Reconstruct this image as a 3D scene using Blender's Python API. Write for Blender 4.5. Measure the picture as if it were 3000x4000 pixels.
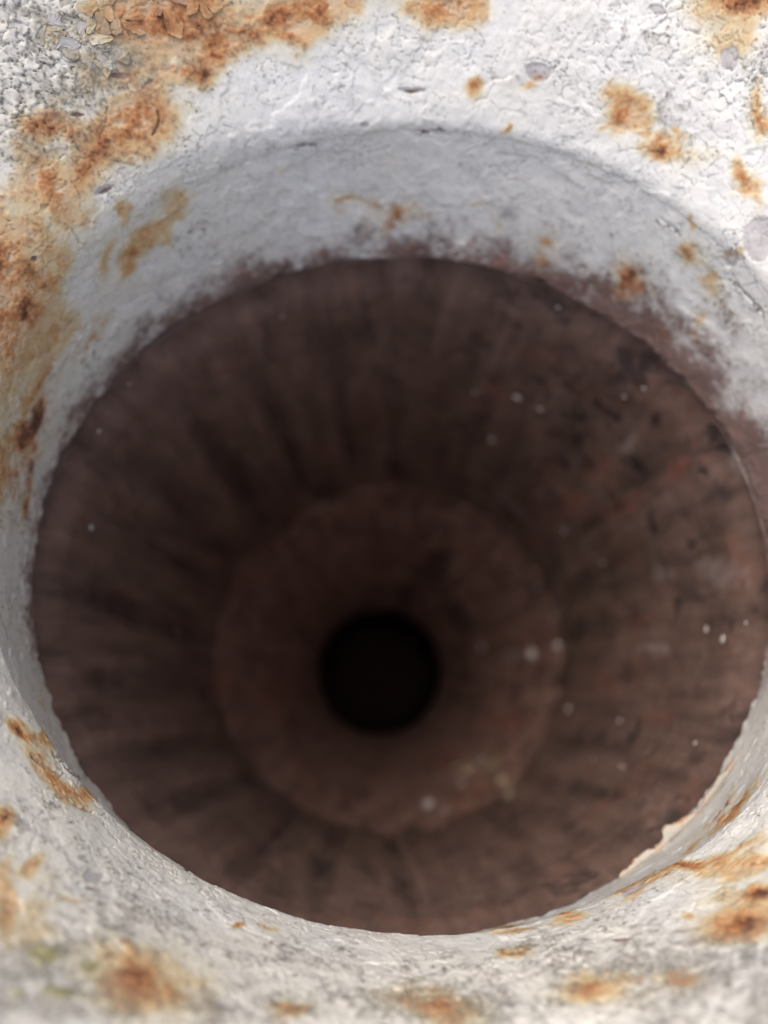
import bpy, math, random
import numpy as np
from mathutils import Matrix, Vector

scene = bpy.context.scene
for o in list(bpy.data.objects):
    bpy.data.objects.remove(o)

# ------------------------------------------------------------------ place: units and axes
S = 0.075                      # bore radius in metres
F = 1661.0                     # focal length in pixels of a 1659 x 2212 view
VPX, VPY = 820.0, 1480.0       # where the bore axis points in that view
ELEV = math.radians(62)        # the barrel points steeply at the sky
BASE = np.array([0.03, -0.15, 9.4])          # breech end, in bore radii from the lens

a_c = np.array([(VPX - 829.5) / F, (VPY - 1106) / F, 1.0]); a_c /= np.linalg.norm(a_c)
r_c = np.array([1.0, 0, 0]) - a_c[0] * a_c; r_c /= np.linalg.norm(r_c)
d_c = np.cross(a_c, r_c)
CAM_IN_BORE = np.array([r_c, d_c, a_c])       # columns: camera right, down, forward in bore axes

ce, se = math.cos(ELEV), math.sin(ELEV)
r_w = Vector((1, 0, 0)); d_w = Vector((0, -se, -ce)); a_w = Vector((0, ce, -se))
M3 = Matrix((r_w, d_w, a_w)).transposed()
ROOT_LOC = Vector((0, 0, 0))

# ------------------------------------------------------------------ camera
cam = bpy.data.cameras.new("camera")
cam_o = bpy.data.objects.new("camera", cam)
scene.collection.objects.link(cam_o)
R_ = Vector(CAM_IN_BORE[:, 0]); U_ = -Vector(CAM_IN_BORE[:, 1]); B_ = -Vector(CAM_IN_BORE[:, 2])
mb = Matrix((R_, U_, B_)).transposed()
mw = (M3 @ mb).to_4x4()
mw.translation = ROOT_LOC + M3 @ (Vector(-BASE) * S)
cam_o.matrix_world = mw
cam.sensor_fit = 'VERTICAL'
cam.sensor_height = 7.99
cam.sensor_width = 5.99
cam.lens = 6.0
cam.clip_start = 0.005
cam.clip_end = 100
cam.dof.use_dof = True
cam.dof.focus_distance = 1.66 * S
cam.dof.aperture_fstop = 1.75
scene.camera = cam_o

# ------------------------------------------------------------------ sky, sun, exposure
w = bpy.data.worlds.new("World"); scene.world = w; w.use_nodes = True
nt = w.node_tree
SUN_EL, SUN_AZ = math.radians(74), math.radians(256)   # azimuth clockwise from +Y
sky = nt.nodes.new("ShaderNodeTexSky"); sky.sky_type = 'NISHITA'; sky.sun_disc = False
sky.sun_elevation = SUN_EL; sky.sun_rotation = SUN_AZ
sky.air_density = 0.3; sky.dust_density = 2.6; sky.ozone_density = 0.0
bg = nt.nodes["Background"]; bg.inputs[1].default_value = 0.15
nt.links.new(sky.outputs[0], bg.inputs[0])
sun = bpy.data.lights.new("sun", 'SUN'); sun.energy = 0.5; sun.angle = math.radians(80)
sun.color = (1, 0.97, 0.93)
sun_o = bpy.data.objects.new("sun", sun); scene.collection.objects.link(sun_o)
sd = Vector((math.sin(SUN_AZ) * math.cos(SUN_EL), math.cos(SUN_AZ) * math.cos(SUN_EL), math.sin(SUN_EL)))
sun_o.rotation_euler = sd.to_track_quat('Z', 'Y').to_euler()
sun_o.location = sd * 3
scene.view_settings.view_transform = 'Standard'
scene.view_settings.look = 'None'
scene.view_settings.exposure = 1.56
scene.view_settings.gamma = 1
scene.cycles.use_denoising = True
scene.cycles.max_bounces = 8
scene.cycles.diffuse_bounces = 6

# ------------------------------------------------------------------ noise helpers (numpy)
rng = np.random.default_rng(7)
random.seed(7)

def sstep(a, b, x):
    t = np.clip((x - a) / (b - a), 0, 1)
    return t * t * (3 - 2 * t)

def h3(i, j, k, seed):
    h = (i.astype(np.uint32) * np.uint32(374761393) + j.astype(np.uint32) * np.uint32(668265263)
         + k.astype(np.uint32) * np.uint32(2147483647) + np.uint32((seed * 974711 + 12345) & 0xffffffff))
    h ^= h >> np.uint32(13); h *= np.uint32(1274126177); h ^= h >> np.uint32(16)
    h *= np.uint32(2246822519); h ^= h >> np.uint32(15)
    return (h & np.uint32(0xffffff)).astype(np.float32) / np.float32(0xffffff)

def vnoise(p, seed=0):
    p = p.astype(np.float32)
    i = np.floor(p); f = p - i; i = i.astype(np.int64)
    u = f * f * f * (f * (f * 6 - 15) + 10)
    out = np.zeros(len(p), np.float32)
    for dx in (0, 1):
        wx = u[:, 0] if dx else 1 - u[:, 0]
        for dy in (0, 1):
            wy = wx * (u[:, 1] if dy else 1 - u[:, 1])
            for dz in (0, 1):
                out += wy * (u[:, 2] if dz else 1 - u[:, 2]) * h3(i[:, 0] + dx, i[:, 1] + dy, i[:, 2] + dz, seed)
    return out - 0.5

ROT = np.array([[0.0, 0.8, 0.6], [-0.8, 0.36, -0.48], [-0.6, -0.48, 0.64]], np.float32)

def fbm(p, freq, octv=3, seed=0, gain=0.5):
    q = (p * freq).astype(np.float32); a = 1.0; s = 0.0; t = np.zeros(len(p), np.float32)
    for o in range(octv):
        t += a * vnoise(q + 17.3 * o, seed + o); s += a; a *= gain
        q = (q @ ROT) * 2.03
    return t / s * 1.6

def vor(a, s, size, seed, wrap=2 * math.pi * 1.25):
    """cell noise on the unrolled surface: F1, F2, cell random, offset to the cell point"""
    n = max(3, int(round(wrap / size))); sz = wrap / n
    x = a / sz; y = s / sz
    ix = np.floor(x).astype(np.int64); iy = np.floor(y).astype(np.int64)
    F1 = np.full(len(a), 9.0, np.float32); F2 = F1.copy(); cr = np.zeros(len(a), np.float32)
    ox = cr.copy(); oy = cr.copy()
    z = np.zeros_like(ix)
    for dx in (-1, 0, 1):
        for dy in (-1, 0, 1):
            jx = ix + dx; jy = iy + dy; wx = jx % n
            px = jx + 0.1 + 0.8 * h3(wx, jy, z, seed); py = jy + 0.1 + 0.8 * h3(wx, jy, z, seed + 1)
            ddx = x - px; ddy = y - py
            d = np.sqrt(ddx * ddx + ddy * ddy).astype(np.float32)
            c = h3(wx, jy, z, seed + 2)
            m = d < F1
            F2 = np.where(m, F1, np.minimum(F2, d)); F1 = np.where(m, d, F1)
            cr = np.where(m, c, cr); ox = np.where(m, ddx, ox); oy = np.where(m, ddy, oy)
    return F1, F2, cr, ox, oy

# ------------------------------------------------------------------ shape of the barrel (bore radii, lens at 0, x right, y down, z inward)
E1 = dict(c=(0.095, -0.4545), r=(1.028, 0.9626), z=1.75)
E2 = dict(c=(0.0626, -0.3307), r=(1.0425, 0.9635), z=2.15)
E3 = dict(c=(0.0541, -0.1891), r=(0.984, 0.968), z=4.49)
E4 = dict(c=(0.0042, -0.1240), r=(0.545, 0.552), z=7.00)

def ring(E, phi, k=1.0):
    x = E['c'][0] + E['r'][0] * k * np.cos(phi)
    y = E['c'][1] + E['r'][1] * k * np.sin(phi)
    return np.stack([x, y, np.full_like(x, E['z'])], -1)

def gamma_face(phi):
    b = (1 + np.sin(phi)) / 2          # 1 at the bottom of the mouth
    return np.radians(44 - 42 * sstep(0.45, 1.0, b))

def face_base(phi, s):
    """mouth face: from the crease outward by arc length s, sloping towards the viewer"""
    g1 = gamma_face(phi)
    L = 0.04 + 0.15 * np.clip(-np.cos(phi) * 1.2 - 0.1, 0, 1)
    t = np.minimum(s / L, 1.0)
    g0 = np.radians(2.0) + 0 * g1
    # bend from g0 to g1 along the first L of arc: integrate with the mean angle
    gm = g0 + (g1 - g0) * t / 2
    s1 = np.minimum(s, L); s2 = np.maximum(s - L, 0)
    rad = s1 * np.sin(gm) + s2 * np.sin(g1 + s2 * 0.18)
    ax = s1 * np.cos(gm) + s2 * np.cos(g1 + s2 * 0.18)
    P = ring(E1, phi)
    P[..., 0] += rad * np.cos(phi); P[..., 1] += rad * np.sin(phi); P[..., 2] -= ax
    return P

def neck_base(phi, v):
    a = ring(E1, phi); b = ring(E2, phi)
    v = v[..., None]
    return a + (b - a) * v

def to_view(P):
    C = P @ CAM_IN_BORE            # camera axes
    return np.stack([829.5 + F * C[..., 0] / C[..., 2], 1106 + F * C[..., 1] / C[..., 2]], -1)

# ------------------------------------------------------------------ rust, stains, chips: where the real ones sit
#  x, y, rx, ry, rotation, strength
RUST = [
 (400,85,230,42,-25,.55),(200,330,170,44,-52,.52),(55,650,62,210,0,.55),(560,55,210,36,-10,.45),(120,560,30,60,20,.3),(430,150,40,22,-20,.6),(348,160,18,14,0,.8),
 (330,45,105,62,10,1.15),(250,25,45,40,0,.7),(430,22,70,32,0,.9),(480,105,62,26,-28,.9),(375,160,48,20,-25,.85),
 (655,28,85,42,-8,1.15),(620,72,34,13,0,.7),(735,18,50,22,0,.8),(965,12,62,32,0,1.1),(550,20,40,24,0,.4),
 (298,250,72,58,-38,1.0),(330,285,30,26,0,.6),(105,395,58,72,-30,1.0),(45,490,38,30,0,.75),(135,455,50,40,-40,.55),
 (0,600,48,115,0,1.0),(12,725,58,95,0,1.05),(60,560,22,30,0,.4),(95,262,40,22,20,.6),(120,285,40,25,0,.6),
 (60,930,30,95,10,.95),(46,1082,16,50,8,.95),(18,1010,24,70,0,.7),(0,830,30,70,0,.5),
 (330,480,20,62,32,.62),(285,560,20,38,25,.62),(225,565,18,34,12,.45),(258,462,12,24,-25,.6),(182,730,20,52,28,.5),(110,560,14,30,10,.5),
 (1018,188,21,18,0,1.0),(1357,240,38,36,20,.95),(1350,262,20,26,0,.9),(1422,316,28,18,20,.62),(1326,266,14,6,-35,.8),(1380,290,14,8,0,.5),
 (1590,12,70,28,0,.75),(1605,400,16,40,-25,.55),(1612,420,26,16,0,.5),(1652,250,12,40,0,.5),
 (1495,545,20,22,0,.58),(1552,612,22,18,20,.6),(1530,672,14,20,0,.58),(1514,702,8,9,0,.6),(1590,545,10,8,0,.4),
 (765,440,38,15,0,.85),(590,458,11,8,0,.4),(1025,440,20,10,0,.42),(1140,178,20,9,-20,.55),(1165,162,12,8,20,.6),(1075,268,12,7,0,.35),
 (1357,600,20,34,12,.9),(1185,545,26,20,15,.7),(850,462,40,24,0,.75),(1080,495,20,10,20,.6),
 (1622,1865,52,22,-18,.7),(1600,1995,75,32,-6,.85),(1655,1930,22,18,0,.7),(1560,1862,40,14,-25,.5),(1482,1978,18,7,-5,.6),
 (300,2128,95,60,8,.5),(12,1950,26,70,0,.6),(75,1880,30,13,-18,.65),(930,2180,70,26,15,.36),(1290,2150,55,26,-12,.38),(1440,2125,34,20,-10,.4),
 (55,1590,42,16,45,.9),(110,1690,66,17,43,.95),(165,1712,24,15,35,.75),(0,1790,20,22,0,.55),(332,1802,28,9,35,1.0),(388,1836,12,5,30,.8),
 (716,1984,26,4,8,.6),(1105,2008,36,7,-8,.75),(1225,1997,24,8,-10,.6),(580,2010,20,6,10,.35),(140,1930,16,6,0,.3),
 (1560,1755,80,9,-44,.8),(1490,1878,120,9,-27,.8),(1390,1905,50,8,-25,.8),(90,1500,12,46,-12,.5),
 (1510,470,10,8,0,.3),(1460,300,10,10,0,.4),(640,2195,40,14,0,.3),(1120,2060,40,8,0,.25),(512,2008,8,3,0,.9),
]
STAIN = [(90,700,90,330,10,.55),(230,560,160,130,40,.4),(150,940,60,160,20,.35),(620,110,160,50,-10,.3),(1480,330,120,60,20,.25),(1530,560,50,140,-20,.35),(1575,70,95,85,25,1.0),(1640,260,40,90,0,.6),(200,60,170,70,0,.65),(170,120,90,30,0,.5),(130,250,130,60,-30,.5),(60,420,100,80,0,.6),
 (40,820,70,220,0,.5),(300,540,90,110,30,.25),(480,90,150,50,-20,.7),(700,50,170,60,-5,.7),(1640,420,60,80,0,.35),
 (1560,620,60,110,0,.25),(1600,1930,160,80,0,.6),(1300,2160,220,60,0,.4),(300,2120,140,80,0,.5),(60,1980,120,160,0,.6),(400,430,60,22,-30,.4),
 (600,360,70,14,-22,.35),(1290,345,60,16,18,.3),(900,2190,200,40,0,.35),(140,1700,120,50,43,.35),(130,1340,50,120,0,.12)]
PRIMER = [(1162,152,32,24,25,1.0),(885,193,20,8,0,.9),(795,273,16,7,0,.7),(225,412,22,9,-20,.9),(1640,520,45,60,0,.8),(1570,130,30,40,0,.6),
 (1420,15,30,20,0,.5),(205,1890,34,18,0,.7),(1370,1925,50,14,-25,.6),(1590,560,40,60,0,.3),(410,1885,20,12,0,.4),(1475,170,14,10,0,.5),(1250,245,12,9,0,.4)]
BARE = [(72,555,8,8,0,1.0),(360,1945,3,3,0,1),(888,196,17,5,0,.8),(226,413,17,6,-20,.8),(345,1815,16,4,35,1.0),(1345,2036,26,6,-8,.9),(320,180,22,8,-40,.6),
 (255,158,22,8,10,.9),(165,248,26,6,0,.6),(205,1922,34,4,15,.6)]
DIRT = [(220,130,280,170,-30,1.05),(60,1300,60,200,0,.35),(40,1050,50,200,0,.3),(120,300,190,130,-30,.6),(520,60,160,60,-10,.5),(300,130,90,80,-30,.9),(200,30,160,40,0,.7),(60,40,120,60,0,.6),(220,240,120,60,-30,.7),(60,330,110,90,0,.6),(330,200,80,40,-30,.6),
 (1640,170,60,120,0,.35),(1450,260,90,120,0,.28),(1380,60,200,60,0,.22),(110,2125,190,70,10,1.5),(60,2190,220,50,0,1.5),(430,2180,140,50,0,.7),
 (1500,2120,330,140,0,1.0),(1450,2010,200,40,0,.6),(1600,2080,120,140,0,.7),(900,2170,500,70,0,.9),(300,2000,260,120,30,.6),(1000,2140,400,70,0,.5),(200,1980,260,90,0,.5),(60,1760,90,160,40,.35),(700,2080,300,60,10,.4),(1250,2060,200,60,0,.45),
 (420,500,60,40,-30,.42),(200,760,60,80,30,.2),(1560,620,90,100,0,.25),(40,1350,40,160,0,.1)]
MOSS = [(120,2160,120,30,8,.6),(99,2080,52,26,10,1.0),(190,2106,36,32,0,.9),(40,2165,30,14,0,.6),(20,2060,30,20,0,.3)]

CRACKS = [[(112,1632),(128,1642),(140,1655),(152,1666),(160,1676),(176,1684)],[(66,1638),(80,1650),(95,1655),(112,1664)],[(148,1735),(160,1744),(175,1751),(197,1758)],[(128,1710),(140,1724),(150,1736)],
 [(212,1725),(218,1736),(226,1745)],[(345,1806),(360,1816),(382,1834)],[(630,320),(650,311),(684,313)],[(900,285),(930,287),(965,291)],
 [(330,292),(340,275),(345,258),(341,240)],[(1430,470),(1446,484),(1468,498)],[(1590,610),(1620,640),(1650,676)]]
def cracks(D):
    out = np.zeros(len(D), np.float32)
    for L in CRACKS:
        for (x0, y0), (x1, y1) in zip(L[:-1], L[1:]):
            idx = np.nonzero((D[:, 0] > min(x0, x1) - 8) & (D[:, 0] < max(x0, x1) + 8) & (D[:, 1] > min(y0, y1) - 8) & (D[:, 1] < max(y0, y1) + 8))[0]
            if not len(idx):
                continue
            dx, dy = x1 - x0, y1 - y0
            t = np.clip(((D[idx, 0] - x0) * dx + (D[idx, 1] - y0) * dy) / (dx * dx + dy * dy), 0, 1)
            d = np.hypot(D[idx, 0] - x0 - t * dx, D[idx, 1] - y0 - t * dy)
            out[idx] = np.maximum(out[idx], 1 - sstep(0.5, 3.2, d))
    return out

def field(D, patches, warp, soft=1.0):
    out = np.full(len(D), -1.6, np.float32)
    x = D[:, 0] + warp[:, 0]; y = D[:, 1] + warp[:, 1]
    for (px, py, rx, ry, rot, st) in patches:
        R = 3.2 * max(rx, ry)
        idx = np.nonzero((np.abs(x - px) < R) & (np.abs(y - py) < R))[0]
        if not len(idx):
            continue
        c, s_ = math.cos(math.radians(rot)), math.sin(math.radians(rot))
        dx = x[idx] - px; dy = y[idx] - py
        u = (dx * c + dy * s_) / rx; v = (-dx * s_ + dy * c) / ry
        val = st - np.sqrt(u * u + v * v) * (0.55 + 0.45 * st)
        out[idx] = np.maximum(out[idx], val)
    return out

def crackle(D):
    """how strongly the old paint is broken into plates"""
    x, y = D[:, 0], D[:, 1]
    tl = sstep(-40, 130, 330 - y - 0.62 * x + 60 * np.sin(x / 70.0))
    tr = sstep(1020, 1350, x) * sstep(330, 120, y) + sstep(1500, 1640, x) * sstep(560, 300, y)
    lo = 0.7 * sstep(1960, 2140, y + 60 * np.sin(x / 90.0))
    return np.clip(tl, 0, 1), np.clip(np.maximum(tr, lo), 0, 1)

def masks(P, phi, s, v):
    """paint condition at points of the mouth. s: arc length outside the crease (or <0 in the neck), v: 0..1 down the neck"""
    D = to_view(P)
    n_lo = fbm(P, 5.0, 3, 11); n_md = fbm(P, 16.0, 3, 21); n_hi = fbm(P, 60.0, 3, 31); n_vh = fbm(P, 170.0, 2, 41)
    warp = np.stack([fbm(P, 10.0, 4, 51) * 62, fbm(P, 10.0, 4, 61) * 52], -1)
    warp *= sstep(0, 60, np.minimum(np.abs(D[:, 1] - 2020), 60))[:, None] * 0.7 + 0.3
    fr = field(D, RUST, warp)
    edge = 0.52 * n_md + 0.55 * n_hi + 0.38 * n_vh
    rust = sstep(0.0, 0.26, fr + 0.20 + edge)
    halo = sstep(-1.25, 0.25, fr + 0.55 * n_md + 0.22 * n_hi)
    frec = fbm(P, 48, 2, 45)
    rust = np.maximum(rust, 0.85 * sstep(0.30, 0.42, frec + 0.22 * halo) * sstep(0.12, 0.5, halo))
    stain = np.maximum(halo * 0.95, sstep(-0.25, 0.75, field(D, STAIN, warp) + 0.5 * n_md + 0.25 * n_hi) * 0.75)
    tone = np.clip(0.15 + 0.40 * np.clip(fr, -0.3, 1) + 1.05 * n_md + 0.35 * n_hi + 0.30 * n_vh, 0, 1)
    rust = rust * (0.35 + 0.65 * sstep(-0.05, 0.6, fr + 0.4 * n_md))
    prim = sstep(0.0, 0.09, field(D, PRIMER, warp * 0.5) + 0.18 * n_hi + 0.12 * n_md)
    bare = sstep(0.0, 0.12, field(D, BARE, warp * 0.25) + 0.25 * n_hi)
    dm = np.maximum(field(D, DIRT, warp), -0.6)
    dirt = sstep(-0.05, 0.75, dm * 0.6 + 0.80 * n_hi + 0.55 * n_vh + (0.35 + 0.5 * sstep(1950, 2150, D[:, 1])) * n_md + 0.08)
    moss = sstep(0.05, 0.5, field(D, MOSS, warp * 0.5) + 0.5 * n_hi + 0.3 * n_md)
    # the bare, rusted end of the neck
    up = -np.sin(phi); rt = np.cos(phi)
    thr = 1.0 - 0.10 * np.clip(up, 0, 1) - 0.26 * np.clip(rt, 0, 1) * sstep(-0.75, 0.1, up) * 1.5 - 0.02 * sstep(0.2, 0.9, -rt) * sstep(-0.3, 0.4, up)
    nb = v - thr + 0.20 * n_lo + 0.30 * n_md + 0.20 * n_hi + 0.12 * n_vh
    bare_n = 0.96 * sstep(-0.20, 0.24, nb + 0.08) * (v > 0.02) * sstep(-0.55, -0.15, up)
    grey_n = sstep(-0.32, 0.10, nb) * (v > 0.02) * sstep(-0.55, -0.15, up)
    A = np.stack([rust, tone, stain * (1 - 0.6 * (v > 0.3)), np.clip(dirt + 0.15 * grey_n * (n_hi + 0.6), 0, 1)], -1)
    x, y = D[:, 0], D[:, 1]
    warm = np.clip(0.15 + 0.9 * n_lo + 0.8 * sstep(800, 100, x) + 0.65 * sstep(1930, 2150, y), 0, 1)   # yellower paint towards the left and the bottom
    B = np.stack([prim, np.maximum(bare * 0.9, bare_n), warm, moss], -1)
    ck = 0.85 * cracks(D + warp * 0.5 + np.stack([n_hi, n_vh], -1) * 9)
    A[:, 3] = np.clip(np.maximum(A[:, 3], ck), 0, 1); B[:, 1] = np.clip(np.maximum(B[:, 1], ck * 0.9), 0, 1)
    return D, A, B, (n_lo, n_md, n_hi, n_vh), fr

# ------------------------------------------------------------------ materials
def mat(name):
    m = bpy.data.materials.new(name); m.use_nodes = True
    nt = m.node_tree; b = nt.nodes["Principled BSDF"]
    return m, nt, b

def node(nt, t, **kw):
    n = nt.nodes.new(t)
    for k, v in kw.items():
        setattr(n, k, v)
    return n

def noise(nt, co, scale, detail=4, rough=0.55, dist=0.0):
    n = node(nt, "ShaderNodeTexNoise"); n.inputs["Scale"].default_value = scale
    n.inputs["Detail"].default_value = detail; n.inputs["Roughness"].default_value = rough
    n.inputs["Distortion"].default_value = dist
    nt.links.new(co, n.inputs["Vector"]); return n.outputs["Fac"]

def ramp(nt, fac, stops):
    r = node(nt, "ShaderNodeValToRGB"); e = r.color_ramp.elements
    e[0].position, e[0].color = stops[0][0], (*stops[0][1], 1)
    e[1].position, e[1].color = stops[-1][0], (*stops[-1][1], 1)
    for p, c in stops[1:-1]:
        k = e.new(p); k.color = (*c, 1)
    nt.links.new(fac, r.inputs[0]); return r.outputs[0]

def mix(nt, fac, a, b, mode='MIX'):
    n = node(nt, "ShaderNodeMix", data_type='RGBA', blend_type=mode)
    for sock, val in ((n.inputs[0], fac), (n.inputs[6], a), (n.inputs[7], b)):
        if isinstance(val, (int, float)):
            sock.default_value = val
        elif isinstance(val, tuple):
            sock.default_value = (*val, 1)
        else:
            nt.links.new(val, sock)
    return n.outputs[2]

def mth(nt, op, a, b=None, c=None, clamp=False):
    n = node(nt, "ShaderNodeMath", operation=op); n.use_clamp = clamp
    for i, val in enumerate((a, b, c)):
        if val is None:
            continue
        if isinstance(val, (int, float)):
            n.inputs[i].default_value = val
        else:
            nt.links.new(val, n.inputs[i])
    return n.outputs[0]

def paint_material():
    m, nt, b = mat("peeling_white_paint")
    tc = node(nt, "ShaderNodeTexCoord").outputs["Object"]
    def attr(name):
        at = node(nt, "ShaderNodeAttribute", attribute_name=name)
        sp = node(nt, "ShaderNodeSeparateColor"); nt.links.new(at.outputs["Color"], sp.inputs[0])
        return sp.outputs[0], sp.outputs[1], sp.outputs[2], at.outputs["Alpha"]
    rust, tone, stain, dirt = attr("wear_a")
    prim, bare, var, moss = attr("wear_b")
    n1 = noise(nt, tc, 260, 5, 0.6); n2 = noise(nt, tc, 1500, 4, 0.6); n3 = noise(nt, tc, 60, 4)
    white = ramp(nt, n1, [(0.3, (0.585, 0.578, 0.53)), (0.5, (0.67, 0.663, 0.61)), (0.7, (0.735, 0.728, 0.675))])
    white = mix(nt, mth(nt, 'MULTIPLY', var, 0.85), white, (0.66, 0.63, 0.53))
    st = ramp(nt, mth(nt, 'ADD', stain, mth(nt, 'MULTIPLY', mth(nt, 'SUBTRACT', n1, 0.5), 0.5)),
              [(0.0, (1, 1, 1)), (0.35, (0.95, 0.92, 0.82)), (0.7, (0.86, 0.70, 0.46)), (1.0, (0.74, 0.46, 0.22))])
    col = mix(nt, 1.0, white, st, 'MULTIPLY')
    dcol = ramp(nt, n1, [(0.3, (0.10, 0.088, 0.07)), (0.7, (0.24, 0.217, 0.18))])
    spk = mth(nt, 'MULTIPLY', ramp(nt, n2, [(0.55, (0, 0, 0)), (0.66, (1, 1, 1))]), mth(nt, 'ADD', mth(nt, 'MULTIPLY', ramp(nt, n3, [(0.40, (0.12, 0.12, 0.12)), (0.64, (1, 1, 1))]), 0.48), mth(nt, 'MULTIPLY', dirt, 0.6)))
    dfac = mth(nt, 'ADD', mth(nt, 'MULTIPLY', dirt, ramp(nt, n2, [(0.3, (0.40, 0.40, 0.40)), (0.65, (1, 1, 1))])), spk, clamp=True)
    col = mix(nt, mth(nt, 'MULTIPLY', dfac, 0.88), col, dcol)
    pcol = ramp(nt, n1, [(0.3, (0.37, 0.345, 0.32)), (0.7, (0.48, 0.455, 0.43))])
    col = mix(nt, mth(nt, 'MULTIPLY', prim, 0.9), col, pcol)
    bcol = ramp(nt, n3, [(0.3, (0.12, 0.067, 0.053)), (0.55, (0.18, 0.108, 0.088)), (0.75, (0.24, 0.165, 0.145))])
    bcol = mix(nt, ramp(nt, n1, [(0.55, (0, 0, 0)), (0.75, (0.7, 0.7, 0.7))]), bcol, (0.24, 0.10, 0.055))
    col = mix(nt, bare, col, bcol)
    t = mth(nt, 'ADD', tone, mth(nt, 'MULTIPLY', mth(nt, 'SUBTRACT', n1, 0.5), 0.9))
    t = mth(nt, 'ADD', t, mth(nt, 'MULTIPLY', mth(nt, 'SUBTRACT', n2, 0.5), 0.5), clamp=True)
    rcol = ramp(nt, t, [(0.0, (0.56, 0.42, 0.27)), (0.22, (0.47, 0.26, 0.12)), (0.48, (0.37, 0.155, 0.06)),
                        (0.72, (0.16, 0.062, 0.03)), (1.0, (0.065, 0.028, 0.018))])
    col = mix(nt, mth(nt, 'MULTIPLY', rust, 0.96), col, rcol)
    mcol = ramp(nt, n1, [(0.3, (0.12, 0.115, 0.035)), (0.7, (0.36, 0.33, 0.13))])
    col = mix(nt, mth(nt, 'MULTIPLY', moss, 0.8), col, mcol)
    nt.links.new(col, b.inputs["Base Color"])
    rg = mth(nt, 'ADD', 0.52, mth(nt, 'MULTIPLY', mth(nt, 'MAXIMUM', mth(nt, 'MAXIMUM', rust, bare), dirt), 0.45))
    nt.links.new(rg, b.inputs["Roughness"])
    b.inputs["Specular IOR Level"].default_value = 0.25
    hgt = mth(nt, 'ADD', mth(nt, 'MULTIPLY', n1, 1.0), mth(nt, 'MULTIPLY', n2, mth(nt, 'ADD', 0.12, mth(nt, 'MULTIPLY', rust, 0.5))))
    bp = node(nt, "ShaderNodeBump"); bp.inputs["Strength"].default_value = 0.5; bp.inputs["Distance"].default_value = 0.0002
    nt.links.new(hgt, bp.inputs["Height"]); nt.links.new(bp.outputs[0], b.inputs["Normal"])
    return m

def rust_material(name, cols, rough=0.62, spec=0.5):
    m, nt, b = mat(name)
    tc = node(nt, "ShaderNodeTexCoord").outputs["Object"]
    n0 = noise(nt, tc, 45, 5, 0.65); n1 = noise(nt, tc, 90, 5, 0.6); n2 = noise(nt, tc, 420, 4, 0.6)
    # streaks along the bore
    mp = node(nt, "ShaderNodeMapping"); nt.links.new(tc, mp.inputs[0]); mp.inputs["Scale"].default_value = (1, 1, 0.10)
    n3 = noise(nt, mp.outputs[0], 150, 4, 0.6)
    f = mth(nt, 'ADD', mth(nt, 'MULTIPLY', n1, 0.24), mth(nt, 'ADD', mth(nt, 'MULTIPLY', n3, 0.66), mth(nt, 'MULTIPLY', n2, 0.10)))
    col = ramp(nt, f, [(0.33, cols[0]), (0.45, cols[1]), (0.57, cols[2]), (0.70, cols[3])])
    col = mix(nt, ramp(nt, n0, [(0.55, (0, 0, 0)), (0.7, (0.55, 0.55, 0.55))]), col, cols[4])
    # black pits
    vo = node(nt, "ShaderNodeTexVoronoi"); vo.inputs["Scale"].default_value = 75; vo.inputs["Randomness"].default_value = 1.0
    nz_ = node(nt, 'ShaderNodeTexNoise'); nz_.inputs['Scale'].default_value = 120; nt.links.new(tc, nz_.inputs['Vector'])
    wv = mix(nt, 0.012, tc, nz_.outputs['Color'], 'LINEAR_LIGHT')
    nt.links.new(wv, vo.inputs["Vector"])
    pit = mth(nt, 'MULTIPLY', ramp(nt, vo.outputs["Distance"], [(0.20, (1, 1, 1)), (0.42, (0, 0, 0))]),
              ramp(nt, noise(nt, tc, 38, 3), [(0.48, (0, 0, 0)), (0.56, (1, 1, 1))]))
    sx = node(nt, 'ShaderNodeSeparateXYZ'); nt.links.new(tc, sx.inputs[0])      # one side of the bore is the more pitted
    side = node(nt, 'ShaderNodeMapRange'); side.inputs[1].default_value = -0.01; side.inputs[2].default_value = 0.05
    nt.links.new(sx.outputs[0], side.inputs[0]); pit = mth(nt, 'MULTIPLY', pit, side.outputs[0])
    col = mix(nt, mth(nt, 'MULTIPLY', pit, 0.75), col, (0.03, 0.022, 0.022))
    at = node(nt, "ShaderNodeAttribute", attribute_name="scale")
    sp = node(nt, "ShaderNodeSeparateColor"); nt.links.new(at.outputs["Color"], sp.inputs[0])
    brk = ramp(nt, n1, [(0.3, (0.45, 0.45, 0.45)), (0.6, (1, 1, 1))])
    col = mix(nt, mth(nt, 'MULTIPLY', mth(nt, 'MULTIPLY', sp.outputs[1], brk), 0.7), col, (0.26, 0.105, 0.075))
    col = mix(nt, mth(nt, 'MULTIPLY', mth(nt, 'MULTIPLY', sp.outputs[2], brk), 0.6), col, (0.42, 0.36, 0.32))
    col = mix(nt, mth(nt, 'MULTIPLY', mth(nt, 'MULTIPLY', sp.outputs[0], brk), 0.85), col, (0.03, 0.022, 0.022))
    nt.links.new(col, b.inputs["Base Color"])
    b.inputs["Roughness"].default_value = rough
    b.inputs["Specular IOR Level"].default_value = spec
    bp = node(nt, "ShaderNodeBump"); bp.inputs["Strength"].default_value = 0.6; bp.inputs["Distance"].default_value = 0.0012
    nt.links.new(mth(nt, 'SUBTRACT', f, mth(nt, 'MULTIPLY', pit, 0.4)), bp.inputs["Height"]); nt.links.new(bp.outputs[0], b.inputs["Normal"])
    return m

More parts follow.
